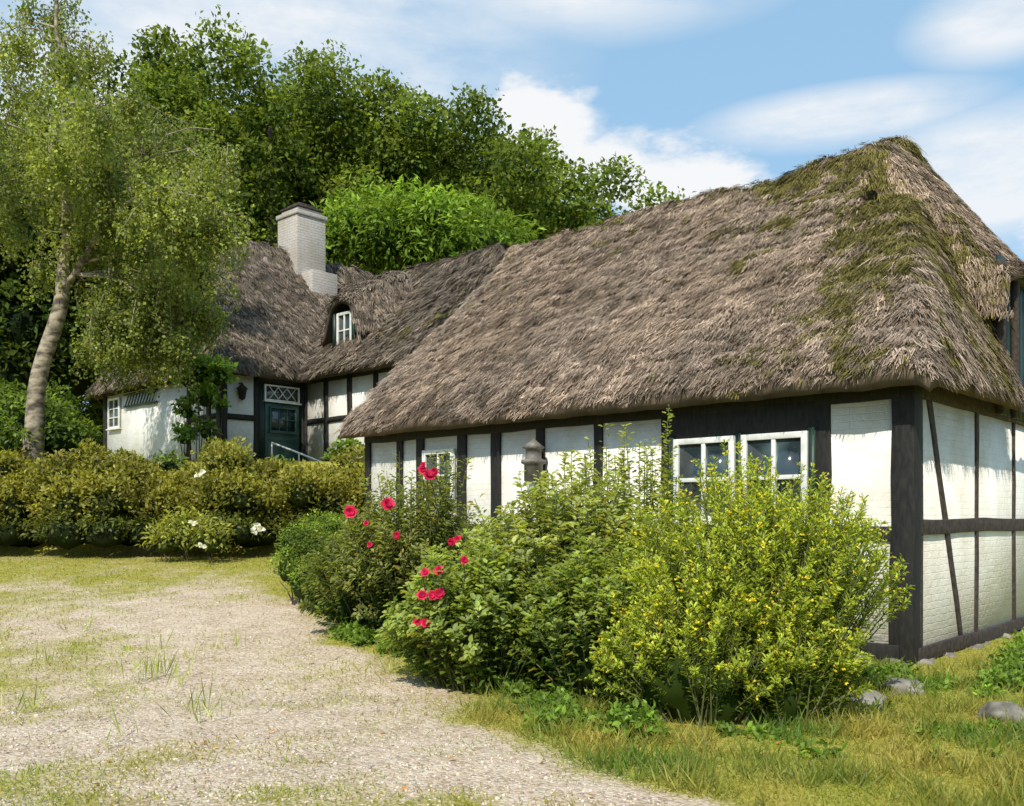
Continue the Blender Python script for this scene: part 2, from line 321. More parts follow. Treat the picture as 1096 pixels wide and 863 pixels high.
a.obj('loft_door_boards',M_green,barn)
a=Acc(); a.beam((.07,2.86,2.8),(.07,2.86,4.55),(0,.06,0),(.05,0,0)); a.beam((.07,3.5,2.8),(.07,3.5,4.7),(0,.05,0),(.04,0,0)); a.beam((.07,5.14,2.8),(.07,5.14,4.55),(0,.06,0),(.05,0,0)); a.beam((.075,2.8,4.62),(.075,5.2,4.62),(0,0,.07),(.05,0,0))
a.box(-.9,.0,2.82,2.88,2.9,4.3); a.box(-.9,.0,5.12,5.18,2.9,4.3)
a.obj('loft_door_frame',M_timberb,barn)
T=Acc()
def vpost(u0,u1,z0=.0,z1=2.95,d=.035): T.beam((-(u0+u1)/2,-.0,z0),(-(u0+u1)/2,-.0,z1),((u1-u0)/2,0,0),(0,d,0))
def hbeam(u0,u1,z0,z1,d=.03): T.beam((-u0,0,(z0+z1)/2),(-u1,0,(z0+z1)/2),(0,0,(z1-z0)/2),(0,d,0))
for u0,u1 in ((.85,1.05),(2.82,3.0),(3.92,4.05),(4.92,5.06),(5.74,5.92),(6.44,6.62),(7.38,7.55),(7.88,8.02),(8.68,8.8)): vpost(u0,u1)
hbeam(.1,8.82,2.74,3.0,.04); hbeam(.1,1.0,1.27,1.42); hbeam(2.9,8.8,1.27,1.42,.028); hbeam(1.0,2.85,2.46,2.78,.045); hbeam(0.1,8.8,.02,.2,.05); hbeam(1.0,2.9,1.27,1.45,.045)
T.beam((-.08,.06,0.0),(-.08,.06,2.95),(.12,0,0),(0,.10,0),j=.006)
T.obj('timber_frame',M_timber,barn,.008)
T=Acc()
def gb(p0,p1,w,d=.022): 
    p0=np.array((0,)+p0);p1=np.array((0,)+p1); t=nrm(p1-p0); T.beam(p0,p1,np.cross(t,(1,0,0))*w/2,(d,0,0))
gb((.24,2.9),(.24,0.1),.09); gb((.46,2.85),(1.58,.1),.12,.017); gb((2.12,2.9),(2.12,.1),.09); gb((3.7,2.9),(3.7,.1),.09); gb((5.3,2.9),(5.3,.1),.1); gb((7.9,2.9),(7.9,.1),.16)
gb((.1,1.42),(8,1.42),.16,.026); gb((.1,2.85),(8,2.85),.2,.03); gb((.1,.09),(8,.09),.15,.035)
T.obj('gable_timber_frame',M_timberb,barn,.006)
a=Acc()
q=.0
while q<8.0:
    w=rng.uniform(.25,.6); lump(a,(.05,q+w/2,-.10),(.12*rng.uniform(.8,1.3),w*.55,.12*rng.uniform(.7,1.3)),ICO3,.5,2.2); q+=w
q=0
while q<8.8:
    w=rng.uniform(.25,.5); lump(a,(-q-w/2,-.06,-.06),(w*.55,.12,.14),ICO2,.2); q+=w
a.obj('stone_plinth',M_stone,barn)
def window(parent,name,face,c0,c1,z0,z1,cols,rows,off,fw=.06,mw=.028,mat=None,mull=False):
    mat=mat or M_white; A=Acc()
    def B(a0,a1,b0,b1,d0,d1):
        if face=='y': A.box(a0,a1,off-d1,off-d0,b0,b1)
        else: A.box(off+d0,off+d1,a0,a1,b0,b1)
    B(c0,c0+fw,z0,z1,0,.05); B(c1-fw,c1,z0,z1,0,.05); B(c0+fw,c1-fw,z0,z0+fw,0,.049); B(c0+fw,c1-fw,z1-fw,z1,0,.049)
    for i in range(1,cols):
        c=c0+fw+(c1-c0-2*fw)*i/cols; ww=mw*(2.2 if mull and i==cols//2 else 1); B(c-ww/2,c+ww/2,z0+fw,z1-fw,0,.044)
    for i in range(1,rows):
        c=z0+fw+(z1-z0-2*fw)*i/rows; B(c0+fw,c1-fw,c-mw/2,c+mw/2,0,.038)
    B(c0-.03,c1+.03,z0-.035,z0-.001,0,.09)
    A.obj(name+'_frame',mat,parent,.004)
    A=Acc(); B(c0+.02,c1-.02,z0+.02,z1-.02,.004,.014); A.obj(name+'_glass',M_glass,parent)
window(barn,'casement_window','y',-1.88,-1.08,1.46,2.46,2,2,-.045,.07,.05); window(barn,'casement_window','y',-2.79,-1.97,1.46,2.46,2,2,-.045,.07,.05)
window(barn,'small_window','y',-7.36,-6.66,1.75,2.55,2,2,-.03,.07)
a=Acc(); a.box(-1.07,-1.0,-.075,-.0,1.44,2.5); a.box(-1.955,-1.895,-.07,-.0,1.44,2.5); a.box(-2.86,-2.80,-.075,-.0,1.44,2.5); a.obj('window_surround',M_green,barn)
pts=[(0,.06),(.03,.13),(.25,.13),(.27,.17),(.31,.17),(.33,.11),(.46,.11),(.48,.16),(.56,.06),(.6,.02)]
a=Acc(); th=np.arange(14)/14*2*np.pi
V=np.array([[-4.92+r*math.cos(t),-.24+r*math.sin(t),1.98+h] for h,r in pts for t in th]); F=[[i*14+j,i*14+(j+1)%14,(i+1)*14+(j+1)%14,(i+1)*14+j] for i in range(len(pts)-1) for j in range(14)]
a.add(V,F); a.box(-4.95,-4.89,-.14,-.0,2.1,2.15); a.obj('wall_lantern',M_metal,barn)
# ---------------------------------------------------------------- far house
zb=2.7
farm=empty('thatched_farmhouse',(-5.33,24,0),ANG)
a=Acc(); a.box(-6.3,0,-2.36,8,zb-.6,5.15); a.box(.0,4.0,0.0,6,zb-.6,5.14)
a.obj('walls',M_wallf,farm)
V=np.array([[4.0,0,5.14],[4.0,6,5.14],[4.0,3.3,7.9],[4.0,2.7,7.9]]); mk('gable_wall',V,np.array([[0,1,2,3]]),M_wallf,None,farm)
def f_A(x,y):
    z=smin(5.2+1.14*(x+6.65),5.2+1.14*(.35-x),.2); z=smin(z,5.2+1.76*(y+2.71),.3); z=smin(z,5.2+1.76*(8.4-y),.3)
    return z+.14*np.exp(-((x+3.15)/.35)**4)*ss(y,-.7,-.2)*(1+.5*np.sin(y*2.1))
DX=.95
def f_B(x,y):
    z=smin(5.2+.92*(y+.35),5.2+.92*(6.35-y),.2); z=smin(z,8.15+1.8*(4.3-x),.2)
    z=z+.30*np.exp(-((x-.45-DX)/.55)**4-((y-1.0)/.8)**4)
    return z+.13*np.exp(-((y-3)/.35)**4)
bA=(.225,.178,.135)
thatch('thatch_main',farm,-6.65,.35,-2.71,8.4,f_A,.12,.28,12000,None,lambda x,y:.3+0*x,.022,(.13,.30),.11,bA,.28)
thatch('thatch_wing',farm,-2.6,4.3,-.35,6.35,f_B,.10,.28,10000,None,lambda x,y:.4+0*x,.022,(.13,.30),.11,bA,.28)
T=Acc()
def Y_(x,z0,z1,w=.15,y=0.0): T.beam((x,y,z0),(x,y,z1),(w/2,0,0),(0,.04,0))
def HX(x0,x1,z,w=.15,y=0.0): T.beam((x0,y,z),(x1,y,z),(0,0,w/2),(0,.035,0))
for x in (.06,.95,1.9,2.9,3.9): Y_(x,zb-.5,5.1)
HX(0,4,3.95,.13); HX(0,4,5.02,.2); HX(0,4,2.85,.16)
for x in (-.08,-.55,-1.5,-6.2): Y_(x,zb-.5,5.1,.16,-2.36)
HX(-1.5,0,3.95,.13,-2.36); HX(-6.3,0,5.03,.18,-2.36); HX(-6.3,0,2.8,.16,-2.36)
def SY(y,z0,z1,w=.14): T.beam((0,y,z0),(0,y,z1),(0,w/2,0),(.04,0,0))
for y_ in (-2.3,-1.42,-.04): SY(y_,zb-.5,5.1)
for z_ in (2.85,3.95,5.03): T.beam((0,-2.36,z_),(0,-1.42,z_),(0,0,.07),(.035,0,0))
T.beam((0,-1.42,4.98),(0,0,4.98),(0,0,.12),(.045,0,0))
T.beam((4.0,0,5.2),(4.0,6,5.2),(0,0,.09),(.04,0,0)); T.beam((4.0,1.6,6.5),(4.0,4.4,6.5),(0,0,.07),(.04,0,0))
T.beam((4.05,-.1,5.1),(4.05,2.75,7.85),(0,-.06,.06),(.04,0,0)); T.beam((4.05,6.1,5.1),(4.05,3.25,7.85),(0,.06,.06),(.04,0,0))
T.obj('timber_frame',M_timber,farm)
a=Acc(); a.box(.0,.03,-1.36,-.1,2.75,4.9); a.obj('door_surround',M_green,farm)
M_door=noisemat('door_paint',(.014,.055,.050),(.022,.075,.066),5,.4,.1)
a=Acc(); a.box(.03,.07,-1.2,-.22,2.8,4.35); 
for y0,y1,z0,z1 in ((-1.14,-.75,2.9,3.35),(-.67,-.28,2.9,3.35),(-1.14,-.28,3.43,3.55)): a.box(.07,.085,y0,y1,z0,z1)
a.obj('front_door',M_door,farm,.006)
window(farm,'door_window','x',-1.1,-.32,3.65,4.28,3,2,.072,.04,.025,M_door)
window(farm,'transom_window','x',-1.22,-.2,4.42,4.82,1,1,.035,.04,.03)
a=Acc()
for c in (-.965,-.71,-.455):
    for sg in (1,-1): a.beam((.085,c-.13,4.62-sg*.15),(.085,c+.13,4.62+sg*.15),(0,0,.014),(.008,0,0),1,.001)
a.obj('transom_lattice',M_white,farm)
a=Acc()
for q in range(4): a.box(0.05+.32*q,.37+.32*q,-1.5,.0,zb-.9,zb+.02-.17*q)
a.obj('door_steps',M_stone,farm,.01)
window(farm,'dormer_window','y',.16+DX,.76+DX,5.72,6.62,2,2,.22,.07,.035)
a=Acc(); a.box(.12+DX,.8+DX,.24,1.2,5.66,6.68); a.beam((.08+DX,.2,5.66),(.08+DX,.2,6.66),(.04,0,0),(0,.05,0)); a.beam((.84+DX,.2,5.66),(.84+DX,.2,6.66),(.04,0,0),(0,.05,0)); a.obj('dormer_cheeks',M_green,farm)
def f_ey(x,y): d=np.abs(x-.46-DX); return 7.0+.55*(y+.0)-1.0*d*d-1.6*np.maximum(0,d-.4)
thatch('dormer_thatch',farm,-.25+DX,1.17+DX,0.05,1.9,f_ey,.08,.22,750,None,None,.022,(.10,.22),.04,bA)
window(farm,'end_window','y',-5.95,-5.25,4.0,4.85,2,3,-2.38,.06,.03)
a=Acc(); 
for q in range(10): a.beam((-4.9+.17*q,-2.41,4.55),(-4.7+.17*q,-2.41,4.85),(.02,0,0),(0,.01,0),1,.002)
a.beam((-4.95,-2.42,4.55),(-3.1,-2.42,4.55),(0,0,.025),(0,.015,0)); a.beam((-4.95,-2.42,4.86),(-3.1,-2.42,4.86),(0,0,.025),(0,.015,0)); a.obj('trellis',M_green,farm)
a=Acc(); pts=[(0,.02),(.03,.07),(.25,.11),(.27,.14),(.36,.04),(.40,.02)]; th=np.arange(6)/6*2*np.pi
V=np.array([[.16+r*math.cos(t),-1.9+r*math.sin(t),4.35+h] for h,r in pts for t in th]); a.add(V,[[i*6+j,i*6+(j+1)%6,(i+1)*6+(j+1)%6,(i+1)*6+j] for i in range(5) for j in range(6)])
a.box(.04,.16,-1.92,-1.88,4.74,4.77); a.obj('wall_lamp',M_timber,farm)
a=Acc(); cx,cy=-3.0,2.0
a.box(cx-.5,cx+.5,cy-.5,cy+.5,8.0,10.25); a.box(cx-.54,cx+.54,cy-.54,cy+.54,10.25,10.38); a.box(cx-.42,cx+.42,cy-.42,cy+.42,10.38,10.5)
a.box(cx+.1,cx+1.0,cy-.35,cy+.55,7.0,8.6)
a.obj('chimney',M_chim,farm,.02)
a=Acc(); a.box(cx-.46,cx+.46,cy-.46,cy+.46,10.5,10.56); a.box(cx-.3,cx+.3,cy-.3,cy+.3,10.56,10.68); a.obj('chimney_cap',M_timberb,farm,.02)
rail=empty('handrail'); p=[PX(291,474,22.6),PX(320,485,21.8),PX(352,498,21.2)]
tubes('rail',[(p,.022)],M_white,rail,8); tubes('posts',[([q,q-np.array([0,0,1.0])],.018) for q in p],M_white,rail,8)
# ---------------------------------------------------------------- foliage
def pal(n,dark,light,yel=.0,spread=.3,t=None):
    t=rng.random((n,1)) if t is None else t
    c=np.array(dark)*(1-t)+np.array(light)*t
    c=c*np.exp(rng.normal(0,spread,(n,1))); 
    if yel>0:
        k=rng.random(n)<yel; c[k]=np.array([.32,.27,.05])
    return c
def crown(name,blobs,dens,L,W,dark,light,mat,parent,core=None,droop=.3,oval=False,shell=.7,yel=0,spread=.28,low=-.35):
    PP=[];NN=[];CC=[]
    for c,r in blobs:
        c=np.array(c);r=np.array(r)*np.ones(3); area=4*np.pi*(np.mean(r)**2); n=int(area*dens)
        d=ru(n); d[:,2]=np.where(d[:,2]<low,-d[:,2],d[:,2])
        k=1+.6*(fbm(d*2.6+c*3.1,3)-.5)*2*.9
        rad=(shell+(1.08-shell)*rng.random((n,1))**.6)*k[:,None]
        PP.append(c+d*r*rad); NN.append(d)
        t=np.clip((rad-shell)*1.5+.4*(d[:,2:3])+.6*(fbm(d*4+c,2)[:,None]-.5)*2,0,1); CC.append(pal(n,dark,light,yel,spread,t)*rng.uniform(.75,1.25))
    P=np.vstack(PP);Nn=np.vstack(NN);C=np.vstack(CC); n=len(P)
    D=nrm(ru(n)+Nn*.6-np.array([0,0,droop])); No=nrm(Nn*.7+ru(n)*.7+np.array([0,0,.5]))
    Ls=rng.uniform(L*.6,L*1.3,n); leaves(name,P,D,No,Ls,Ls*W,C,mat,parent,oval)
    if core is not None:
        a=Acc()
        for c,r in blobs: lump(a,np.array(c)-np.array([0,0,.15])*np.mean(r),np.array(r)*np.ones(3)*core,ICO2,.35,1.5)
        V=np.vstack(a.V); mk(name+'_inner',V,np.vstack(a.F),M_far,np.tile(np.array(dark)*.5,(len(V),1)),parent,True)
sil=[(-60,120),(60,150),(110,120),(160,84),(190,58),(235,60),(290,78),(345,98),(400,100),(450,112),(500,128),(545,142),(590,165),(630,188),(668,208),(700,240),(740,275),(800,300),(900,300),(1000,330),(1150,340)]
sx=np.array([s[0] for s in sil]);sy=np.array([s[1] for s in sil])
blobs=[];trunks=[]
for px in np.arange(-80,760,26):
    d=rng.uniform(39,46); top=np.interp(px,sx,sy)+rng.uniform(-4,16)
    pt=PX(px,top,d); R=rng.uniform(1.2,2.1)
    gz=float(zg(pt[0],pt[1])); trunks.append((curve((pt[0],pt[1],gz),(pt[0],pt[1],pt[2]-2),6,0,.1),np.linspace(.35,.1,6)))
    z=pt[2]-R*.6
    while z>3.5:
        for q in range(2 if z<8 else 4):
            r_=R*rng.uniform(.4,.95); blobs.append(((pt[0]+rng.normal(0,1.3),d+rng.uniform(-3.0,1.8),z+rng.normal(0,.6)-(.5 if q else 0)),(r_,r_,r_*.85)))
        z-=R*.95
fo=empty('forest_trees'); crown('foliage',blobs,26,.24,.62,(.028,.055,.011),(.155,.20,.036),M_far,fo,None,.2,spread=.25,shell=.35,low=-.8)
# far understorey behind, real trees standing further up the slope
bb2=[((PX(px,np.interp(px,sx,sy)+60+rng.uniform(0,200),50)),(3,2,3)) for px in np.arange(-80,740,22)]
ft2=empty('distant_woodland'); crown('foliage',bb2,9,.42,.7,(.014,.028,.007),(.06,.09,.018),M_far,ft2,.6,.2,shell=.6)
tubes('trunks',trunks,M_brownstem,fo,8)
wt=empty('walnut_tree'); bl=[]
for px,py,R in ((360,250,1.3),(385,262,1.4),(400,228,1.2),(430,238,1.4),(450,262,1.6),(465,228,1.1),(500,242,1.3),(520,258,1.4),(545,262,1.2),(480,262,1.5),(430,270,1.4),(415,250,1.4),(345,262,1.2),(440,218,.9),(380,235,1.0),(490,222,.8)):
    d=rng.uniform(32,35); bl.append((PX(px,py,d),(R,R,R*.8)))
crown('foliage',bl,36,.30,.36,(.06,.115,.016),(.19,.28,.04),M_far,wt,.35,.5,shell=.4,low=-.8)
b0=PX(450,300,34); b0g=np.array([b0[0],b0[1],float(zg(b0[0],b0[1]))]); tubes('trunk',[(curve(b0g,PX(450,250,34),8,0,.1),np.linspace(.3,.1,8))]+[(curve(PX(450,310,34),c,6,0,.1),np.linspace(.12,.03,6)) for c,r in bl],M_brownstem,wt,8)
dt=empty('linden_tree'); bl=[]
for px,py,R in ((-40,250,2.2),(0,280,2),(40,250,2),(-20,330,2.2),(30,350,2),(80,330,2),(70,390,1.8),(10,400,2),(-40,410,2),(110,370,1.6),(-60,200,2),(0,220,1.8),(100,240,1.8),(140,200,1.6),(150,280,1.8),(175,180,1.5),(200,220,1.8),(180,330,1.5)):
    bl.append((PX(px,py,rng.uniform(30,34)),(R,R,R*.8)))
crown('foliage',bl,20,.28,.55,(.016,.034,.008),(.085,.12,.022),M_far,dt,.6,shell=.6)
b0=PX(20,400,33); tubes('trunk',[(curve((b0[0],b0[1],2.5),PX(20,260,33),8,0,.1),np.linspace(.4,.15,8))],M_brownstem,dt,8)
# birch
bt=empty('birch_tree'); dB=19.0
tp=np.array([PX(28,470,dB),PX(38,425,dB),PX(52,370,dB),PX(66,315,dB),PX(74,262,dB),PX(66,200,dB),PX(70,140,dB),PX(66,80,dB),PX(62,20,dB),PX(60,-40,dB)])
tp[0,2]=zg(tp[0,0],tp[0,1])-.1
tt=np.linspace(0,9,40); TP=np.stack([np.interp(tt,np.arange(10),tp[:,i]) for i in range(3)],1); TP+=.03*np.sin(tt*3)[:,None]
rad=np.interp(tt,[0,1,3,5,7,9],[.24,.17,.14,.085,.05,.02])
items=[(TP,rad)]; PP=[];DD=[]
sidebr=np.array([PX(66,315,dB),PX(95,270,dB-.3),PX(120,215,dB-.4),PX(150,165,dB-.2)])
sb=np.stack([np.interp(np.linspace(0,3,14),np.arange(4),sidebr[:,i]) for i in range(3)],1); items.append((sb,np.linspace(.08,.02,14)))
ALL=np.vstack([TP[14:],sb[2:]]); ARAD=np.concatenate([rad[14:],np.linspace(.08,.02,12)])
clusters=[(20,40,22,6),(60,10,26,6),(95,60,24,8),(30,100,26,9),(100,120,28,9),(20,170,30,10),(110,175,28,9),(50,210,30,9),(15,240,20,4),(150,150,26,10),(190,150,26,8),(215,190,26,10),(170,200,30,12),(235,230,22,8),(200,240,30,13),(150,250,28,12),(120,225,26,10),(215,285,28,12),(175,300,30,13),(130,300,28,11),(190,340,26,11),(150,345,24,11),(112,335,22,8),(165,365,24,9),(128,368,20,7),(215,330,20,7),(80,150,26,8),(-20,60,30,10),(-30,140,30,10),(-10,215,22,6),(140,110,20,5),(240,160,12,3),(95,360,14,4),(195,365,16,5),(60,160,24,7),(85,250,24,7),(45,280,16,3),(70,60,24,6),(50,130,24,6)]
for px,py,R,m_ in clusters:
    d=dB+rng.normal(0,1.1); c=PX(px,py,d); Rm=R/F0*d
    tgt=c+np.array([0,0,-.2]); q_=np.linalg.norm((ALL-tgt)*np.array([1,1,1.6]),axis=1)+np.where(ALL[:,2]>c[2]+.6,2,0); k=np.argmin(q_)
    br=curve(ALL[k],c+np.array([0,0,.2]),10,.3,.05); items.append((br,np.linspace(min(.035,ARAD[k]*.6),.008,10)))
    for q in range(int(m_*5)):
        s=c+ru(1)[0]*Rm*rng.uniform(.1,1.55)*np.array([1,1,.9]); e=s+np.array([rng.normal(0,.10),rng.normal(0,.10),-rng.uniform(.3,.85)])
        if q%3==0: items.append((np.array([c+(s-c)*.2,s,(s+e)/2+rng.normal(0,.03,3),e]),np.array([.010,.007,.005,.003])))
        nl=int(rng.uniform(36,70)); t=rng.random((nl,1)); PP.append(s*(1-t)+e*t+rng.normal(0,.075,(nl,3))); DD.append(np.tile(e-s,(nl,1)))
P=np.vstack(PP);n=len(P); D=nrm(nrm(np.vstack(DD))*.7+ru(n)*.8); Ls=rng.uniform(.045,.09,n)
tl=np.clip(fbm(P*.9,3)[:,None]*1.6-.3+rng.normal(0,.2,(n,1)),0,1)
leaves('foliage',P,D,ru(n)+np.array([0,-.3,.6]),Ls,Ls*.8,pal(n,(.09,.12,.03),(.29,.33,.085),.03,.28,tl),M_leaf,bt)
tubes('trunk',items,M_bark,bt,8)
# hedge on the bank
hd=empty('hedge'); bl=[];bl2=[]
for px in np.arange(-60,392,13):
    d=rng.uniform(17.7,18.9); top=500+9*math.sin(px*.045)+rng.uniform(-15,12)+(10 if px>330 else 0); R=rng.uniform(.28,.58)
    c=PX(px,top,d); c[2]-=R*.6; bl.append((c,(R,R,R*.85)))
    c=PX(px+8,542+rng.uniform(-15,15),d-.5); R2=rng.uniform(.4,.6); bl.append((c,(R2,R2*.8,R2)))
    c=PX(px+3,570,d-.8); bl2.append((c,(R2*.8,R2*.6,R2*.6)))
crown('foliage',bl,240,.09,.55,(.04,.055,.010),(.25,.24,.045),M_leaf,hd,.5,-.4,False,.5,.08)
crown('under_foliage',bl2,190,.09,.5,(.03,.045,.010),(.15,.17,.03),M_leaf,hd,.7)
def shrub(name,blobs,dens,L,W,dark,light,core=.75,**k):
    e=empty(name); crown('foliage',blobs,dens,L,W,dark,light,M_leaf,e,core,**k)
    st=[]
    for c,r in blobs:
        c=np.array(c); g=np.array([c[0],c[1],float(zg(c[0],c[1]))-.02])
        for q in range(3): st.append((curve(g+rng.normal(0,.05,3)*np.array([1,1,0]),c+rng.normal(0,.12,3),6,0,.02),np.linspace(.014,.004,6)))
    tubes('stems',st,M_brownstem,e,5); return e
shrub('garden_shrub',[(PX(200,572,16.6),(.5,.4,.42)),(PX(225,580,16.4),(.4,.35,.33)),(PX(178,582,16.5),(.38,.3,.3))],260,.10,.4,(.08,.11,.02),(.32,.33,.07),.5,shell=.5)
shrub('laurel_shrub',[(PX(px,py,d),(R,R,R*.8)) for px,py,d,R in ((-20,440,20,.9),(30,455,20,.8),(65,470,19.6,.65),(85,470,20.5,.4),(0,480,19,.7),(135,500,19.3,.35),(55,435,21,.55),(250,505,19.4,.35),(300,508,19.4,.35),(180,500,19.6,.35))],150,.13,.5,(.025,.055,.010),(.15,.21,.035),.6)
shrub('climbing_plant',[(PX(px,py,21.0),(R,R*.6,R)) for px,py,R in ((200,404,.36),(214,398,.40),(234,402,.36),(200,440,.28),(220,425,.34),(236,434,.18),(198,468,.26),(220,462,.26),(232,480,.22),(372,484,.3),(362,495,.3))],260,.12,.7,(.04,.09,.015),(.18,.27,.045),.5,shell=.5)
shrub('boxwood_bush',[(PX(px,py,d),(R,R,R*.9)) for px,py,d,R in ((328,588,12.4,.34),(345,600,12.2,.36),(318,608,12.2,.28),(360,585,12.8,.42),(335,625,11.9,.3),(352,575,12.9,.35))],1300,.04,.55,(.06,.10,.014),(.24,.32,.045),.85,shell=.85)
def stemmy(name,cx,cy,rx,ry,hz,nst,nl,L,W,dark,light,lean=.3,start=.25,up=.55,sp=.03,core=True,oval=True,yel=0,jit=.0,fall=.62,clump=0,par=None):
    e=par or empty(name); items=[];PP=[];DD=[];NN=[];TT=[];tips=[]
    gz=float(zg(cx,cy))
    for q in range(nst):
        th=rng.uniform(0,2*np.pi); rr=math.sqrt(rng.random())
        tx=cx+rx*rr*math.cos(th); ty=cy+ry*rr*math.sin(th); tz=gz+hz*(1-rr**2.6*fall)*rng.uniform(.82,1.04)+rng.normal(0,jit)
        if clump: tz+=clump*(float(fbm(np.array([[tx*2.2,ty*2.2,cx]]),2)[0])-.5)*2
        bx=cx+(tx-cx)*lean+rng.normal(0,.05); by=cy+(ty-cy)*lean+rng.normal(0,.05)
        b=np.array([bx,by,float(zg(bx,by))]); t=np.array([tx,ty,tz]); tq=np.linspace(0,1,8)[:,None]
        mid=b*.5+t*.5+np.array([0,0,.12*hz]); mid[:2]+= (t[:2]-b[:2])*.12
        pts=(1-tq)**2*b+2*tq*(1-tq)*mid+tq**2*t
        items.append((pts,np.linspace(.008,.003,8))); tips.append((t,nrm(pts[-1]-pts[-2])))
        s=start+(1-start)*rng.random(nl)**.75; p=np.stack([np.interp(s,tq[:,0],pts[:,i]) for i in range(3)],1)
        d=nrm(np.gradient(pts,axis=0)); dd=np.stack([np.interp(s,tq[:,0],d[:,i]) for i in range(3)],1)
        o=ru(nl); o=nrm(o-(o*dd).sum(1,keepdims=True)*dd)
        PP.append(p+o*sp*rng.random((nl,1))); DD.append(nrm(dd*up+o)); NN.append(nrm(dd+np.array([0,0,.4])+ru(nl)*.3)); TT.append(s)
    P=np.vstack(PP);D=np.vstack(DD);Nn=np.vstack(NN);s=np.concatenate(TT)[:,None]; n=len(P)
    k=P[:,2]>zg(P[:,0],P[:,1])+.02; P,D,Nn,s=P[k],D[k],Nn[k],s[k]; n=len(P)
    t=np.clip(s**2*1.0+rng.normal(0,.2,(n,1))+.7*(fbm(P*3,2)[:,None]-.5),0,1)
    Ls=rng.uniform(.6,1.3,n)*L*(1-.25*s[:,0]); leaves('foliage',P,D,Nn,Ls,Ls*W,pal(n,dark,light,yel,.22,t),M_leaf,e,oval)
    tubes('stems',items,M_stem,e,5)
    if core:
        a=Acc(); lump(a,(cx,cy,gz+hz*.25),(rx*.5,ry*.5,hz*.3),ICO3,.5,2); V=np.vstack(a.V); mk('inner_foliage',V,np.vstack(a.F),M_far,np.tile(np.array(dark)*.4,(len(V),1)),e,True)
    return e,tips
YD,YL=(.075,.125,.016),(.40,.46,.06)
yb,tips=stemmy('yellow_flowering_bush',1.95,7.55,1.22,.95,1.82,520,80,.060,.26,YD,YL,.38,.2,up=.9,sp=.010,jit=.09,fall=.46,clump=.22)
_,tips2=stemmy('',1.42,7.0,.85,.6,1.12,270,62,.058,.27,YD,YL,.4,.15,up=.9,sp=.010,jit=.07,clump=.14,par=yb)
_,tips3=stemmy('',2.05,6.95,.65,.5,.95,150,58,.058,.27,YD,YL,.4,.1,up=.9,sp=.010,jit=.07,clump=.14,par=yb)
P=[];D=[];C=[];Ls=[]
for t,d in tips+tips2+tips3:
    for q in range(rng.integers(3,9)):
        c=t+rng.normal(0,.022,3)-d*rng.uniform(0,.14); o=nrm(d+rng.normal(0,.5,3)); fl=rng.random()<.25
        for w in range(5):
            v=nrm(rng.normal(size=3)); v=nrm(v-(v@o)*o); P.append(c); D.append(v*(1 if fl else .4)+o*(.5 if fl else 1)); Ls.append(.024 if fl else .024); C.append((.76,.62,.05) if fl else (.54,.58,.10))
n=len(P); leaves('flowers',np.array(P),np.array(D),ru(n),np.array(Ls),np.array(Ls)*.6,np.array(C)*rng.uniform(.7,1.15,(n,1)),M_petal,yb)
RD,RL=(.07,.115,.028),(.37,.40,.14)
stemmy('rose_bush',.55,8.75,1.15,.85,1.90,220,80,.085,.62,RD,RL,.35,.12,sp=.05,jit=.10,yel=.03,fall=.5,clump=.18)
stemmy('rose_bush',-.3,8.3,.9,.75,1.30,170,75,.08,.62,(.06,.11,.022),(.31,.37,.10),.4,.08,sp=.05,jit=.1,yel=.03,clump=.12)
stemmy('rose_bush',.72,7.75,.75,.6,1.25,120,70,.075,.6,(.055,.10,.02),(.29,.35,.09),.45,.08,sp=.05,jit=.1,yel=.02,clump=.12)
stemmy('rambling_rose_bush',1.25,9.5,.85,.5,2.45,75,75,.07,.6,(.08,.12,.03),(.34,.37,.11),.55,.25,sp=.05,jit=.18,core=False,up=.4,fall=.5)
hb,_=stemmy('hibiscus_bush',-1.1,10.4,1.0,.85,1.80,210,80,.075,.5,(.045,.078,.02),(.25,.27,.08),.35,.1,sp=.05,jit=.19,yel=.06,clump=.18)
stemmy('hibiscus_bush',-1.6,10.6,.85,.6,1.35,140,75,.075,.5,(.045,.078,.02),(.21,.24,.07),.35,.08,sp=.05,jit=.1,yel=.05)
e=empty('ground_cover_plants'); bl=[]
for q in range(46):
    t=q/45; yy=11.9-(11.9-6.4)*t; xx=xb(yy)+rng.uniform(.25,.75)+ (0.3 if t>.7 else 0); R=rng.uniform(.09,.22); bl.append(((xx,yy,float(zg(xx,yy))+R*.2),(R,R,R*.7)))
for q in range(34):
    xx=rng.uniform(1.4,4.4); yy=rng.uniform(5.8,8.8); R=rng.uniform(.05,.14); bl.append(((xx,yy,float(zg(xx,yy))),(R,R,R*.6)))
for xx,yy,R in ((4.3,8.2,.22),(4.7,8.6,.28),(5.0,9.1,.3),(5.3,9.3,.35),(4.9,8.4,.2),(5.6,9.8,.35),(5.9,10.1,.35),(3.1,8.4,.22),(3.5,8.55,.2),(4.6,7.9,.18)): bl.append(((xx,yy,float(zg(xx,yy))+R*.2),(R,R,R*.6)))
crown('foliage',bl,560,.06,.5,(.04,.08,.015),(.17,.26,.04),M_leaf,e,.35,oval=True,droop=0,shell=.3)
P=[];D=[];Nn=[];Ls=[];C=[]
fl=[(375,548),(415,540),(452,503),(459,509),(465,505),(453,498),(490,578),(483,580),(396,583),(425,573),(470,611),(463,637),(452,637),(470,636),(455,667),(447,667),(455,613),(497,600),(392,560)]
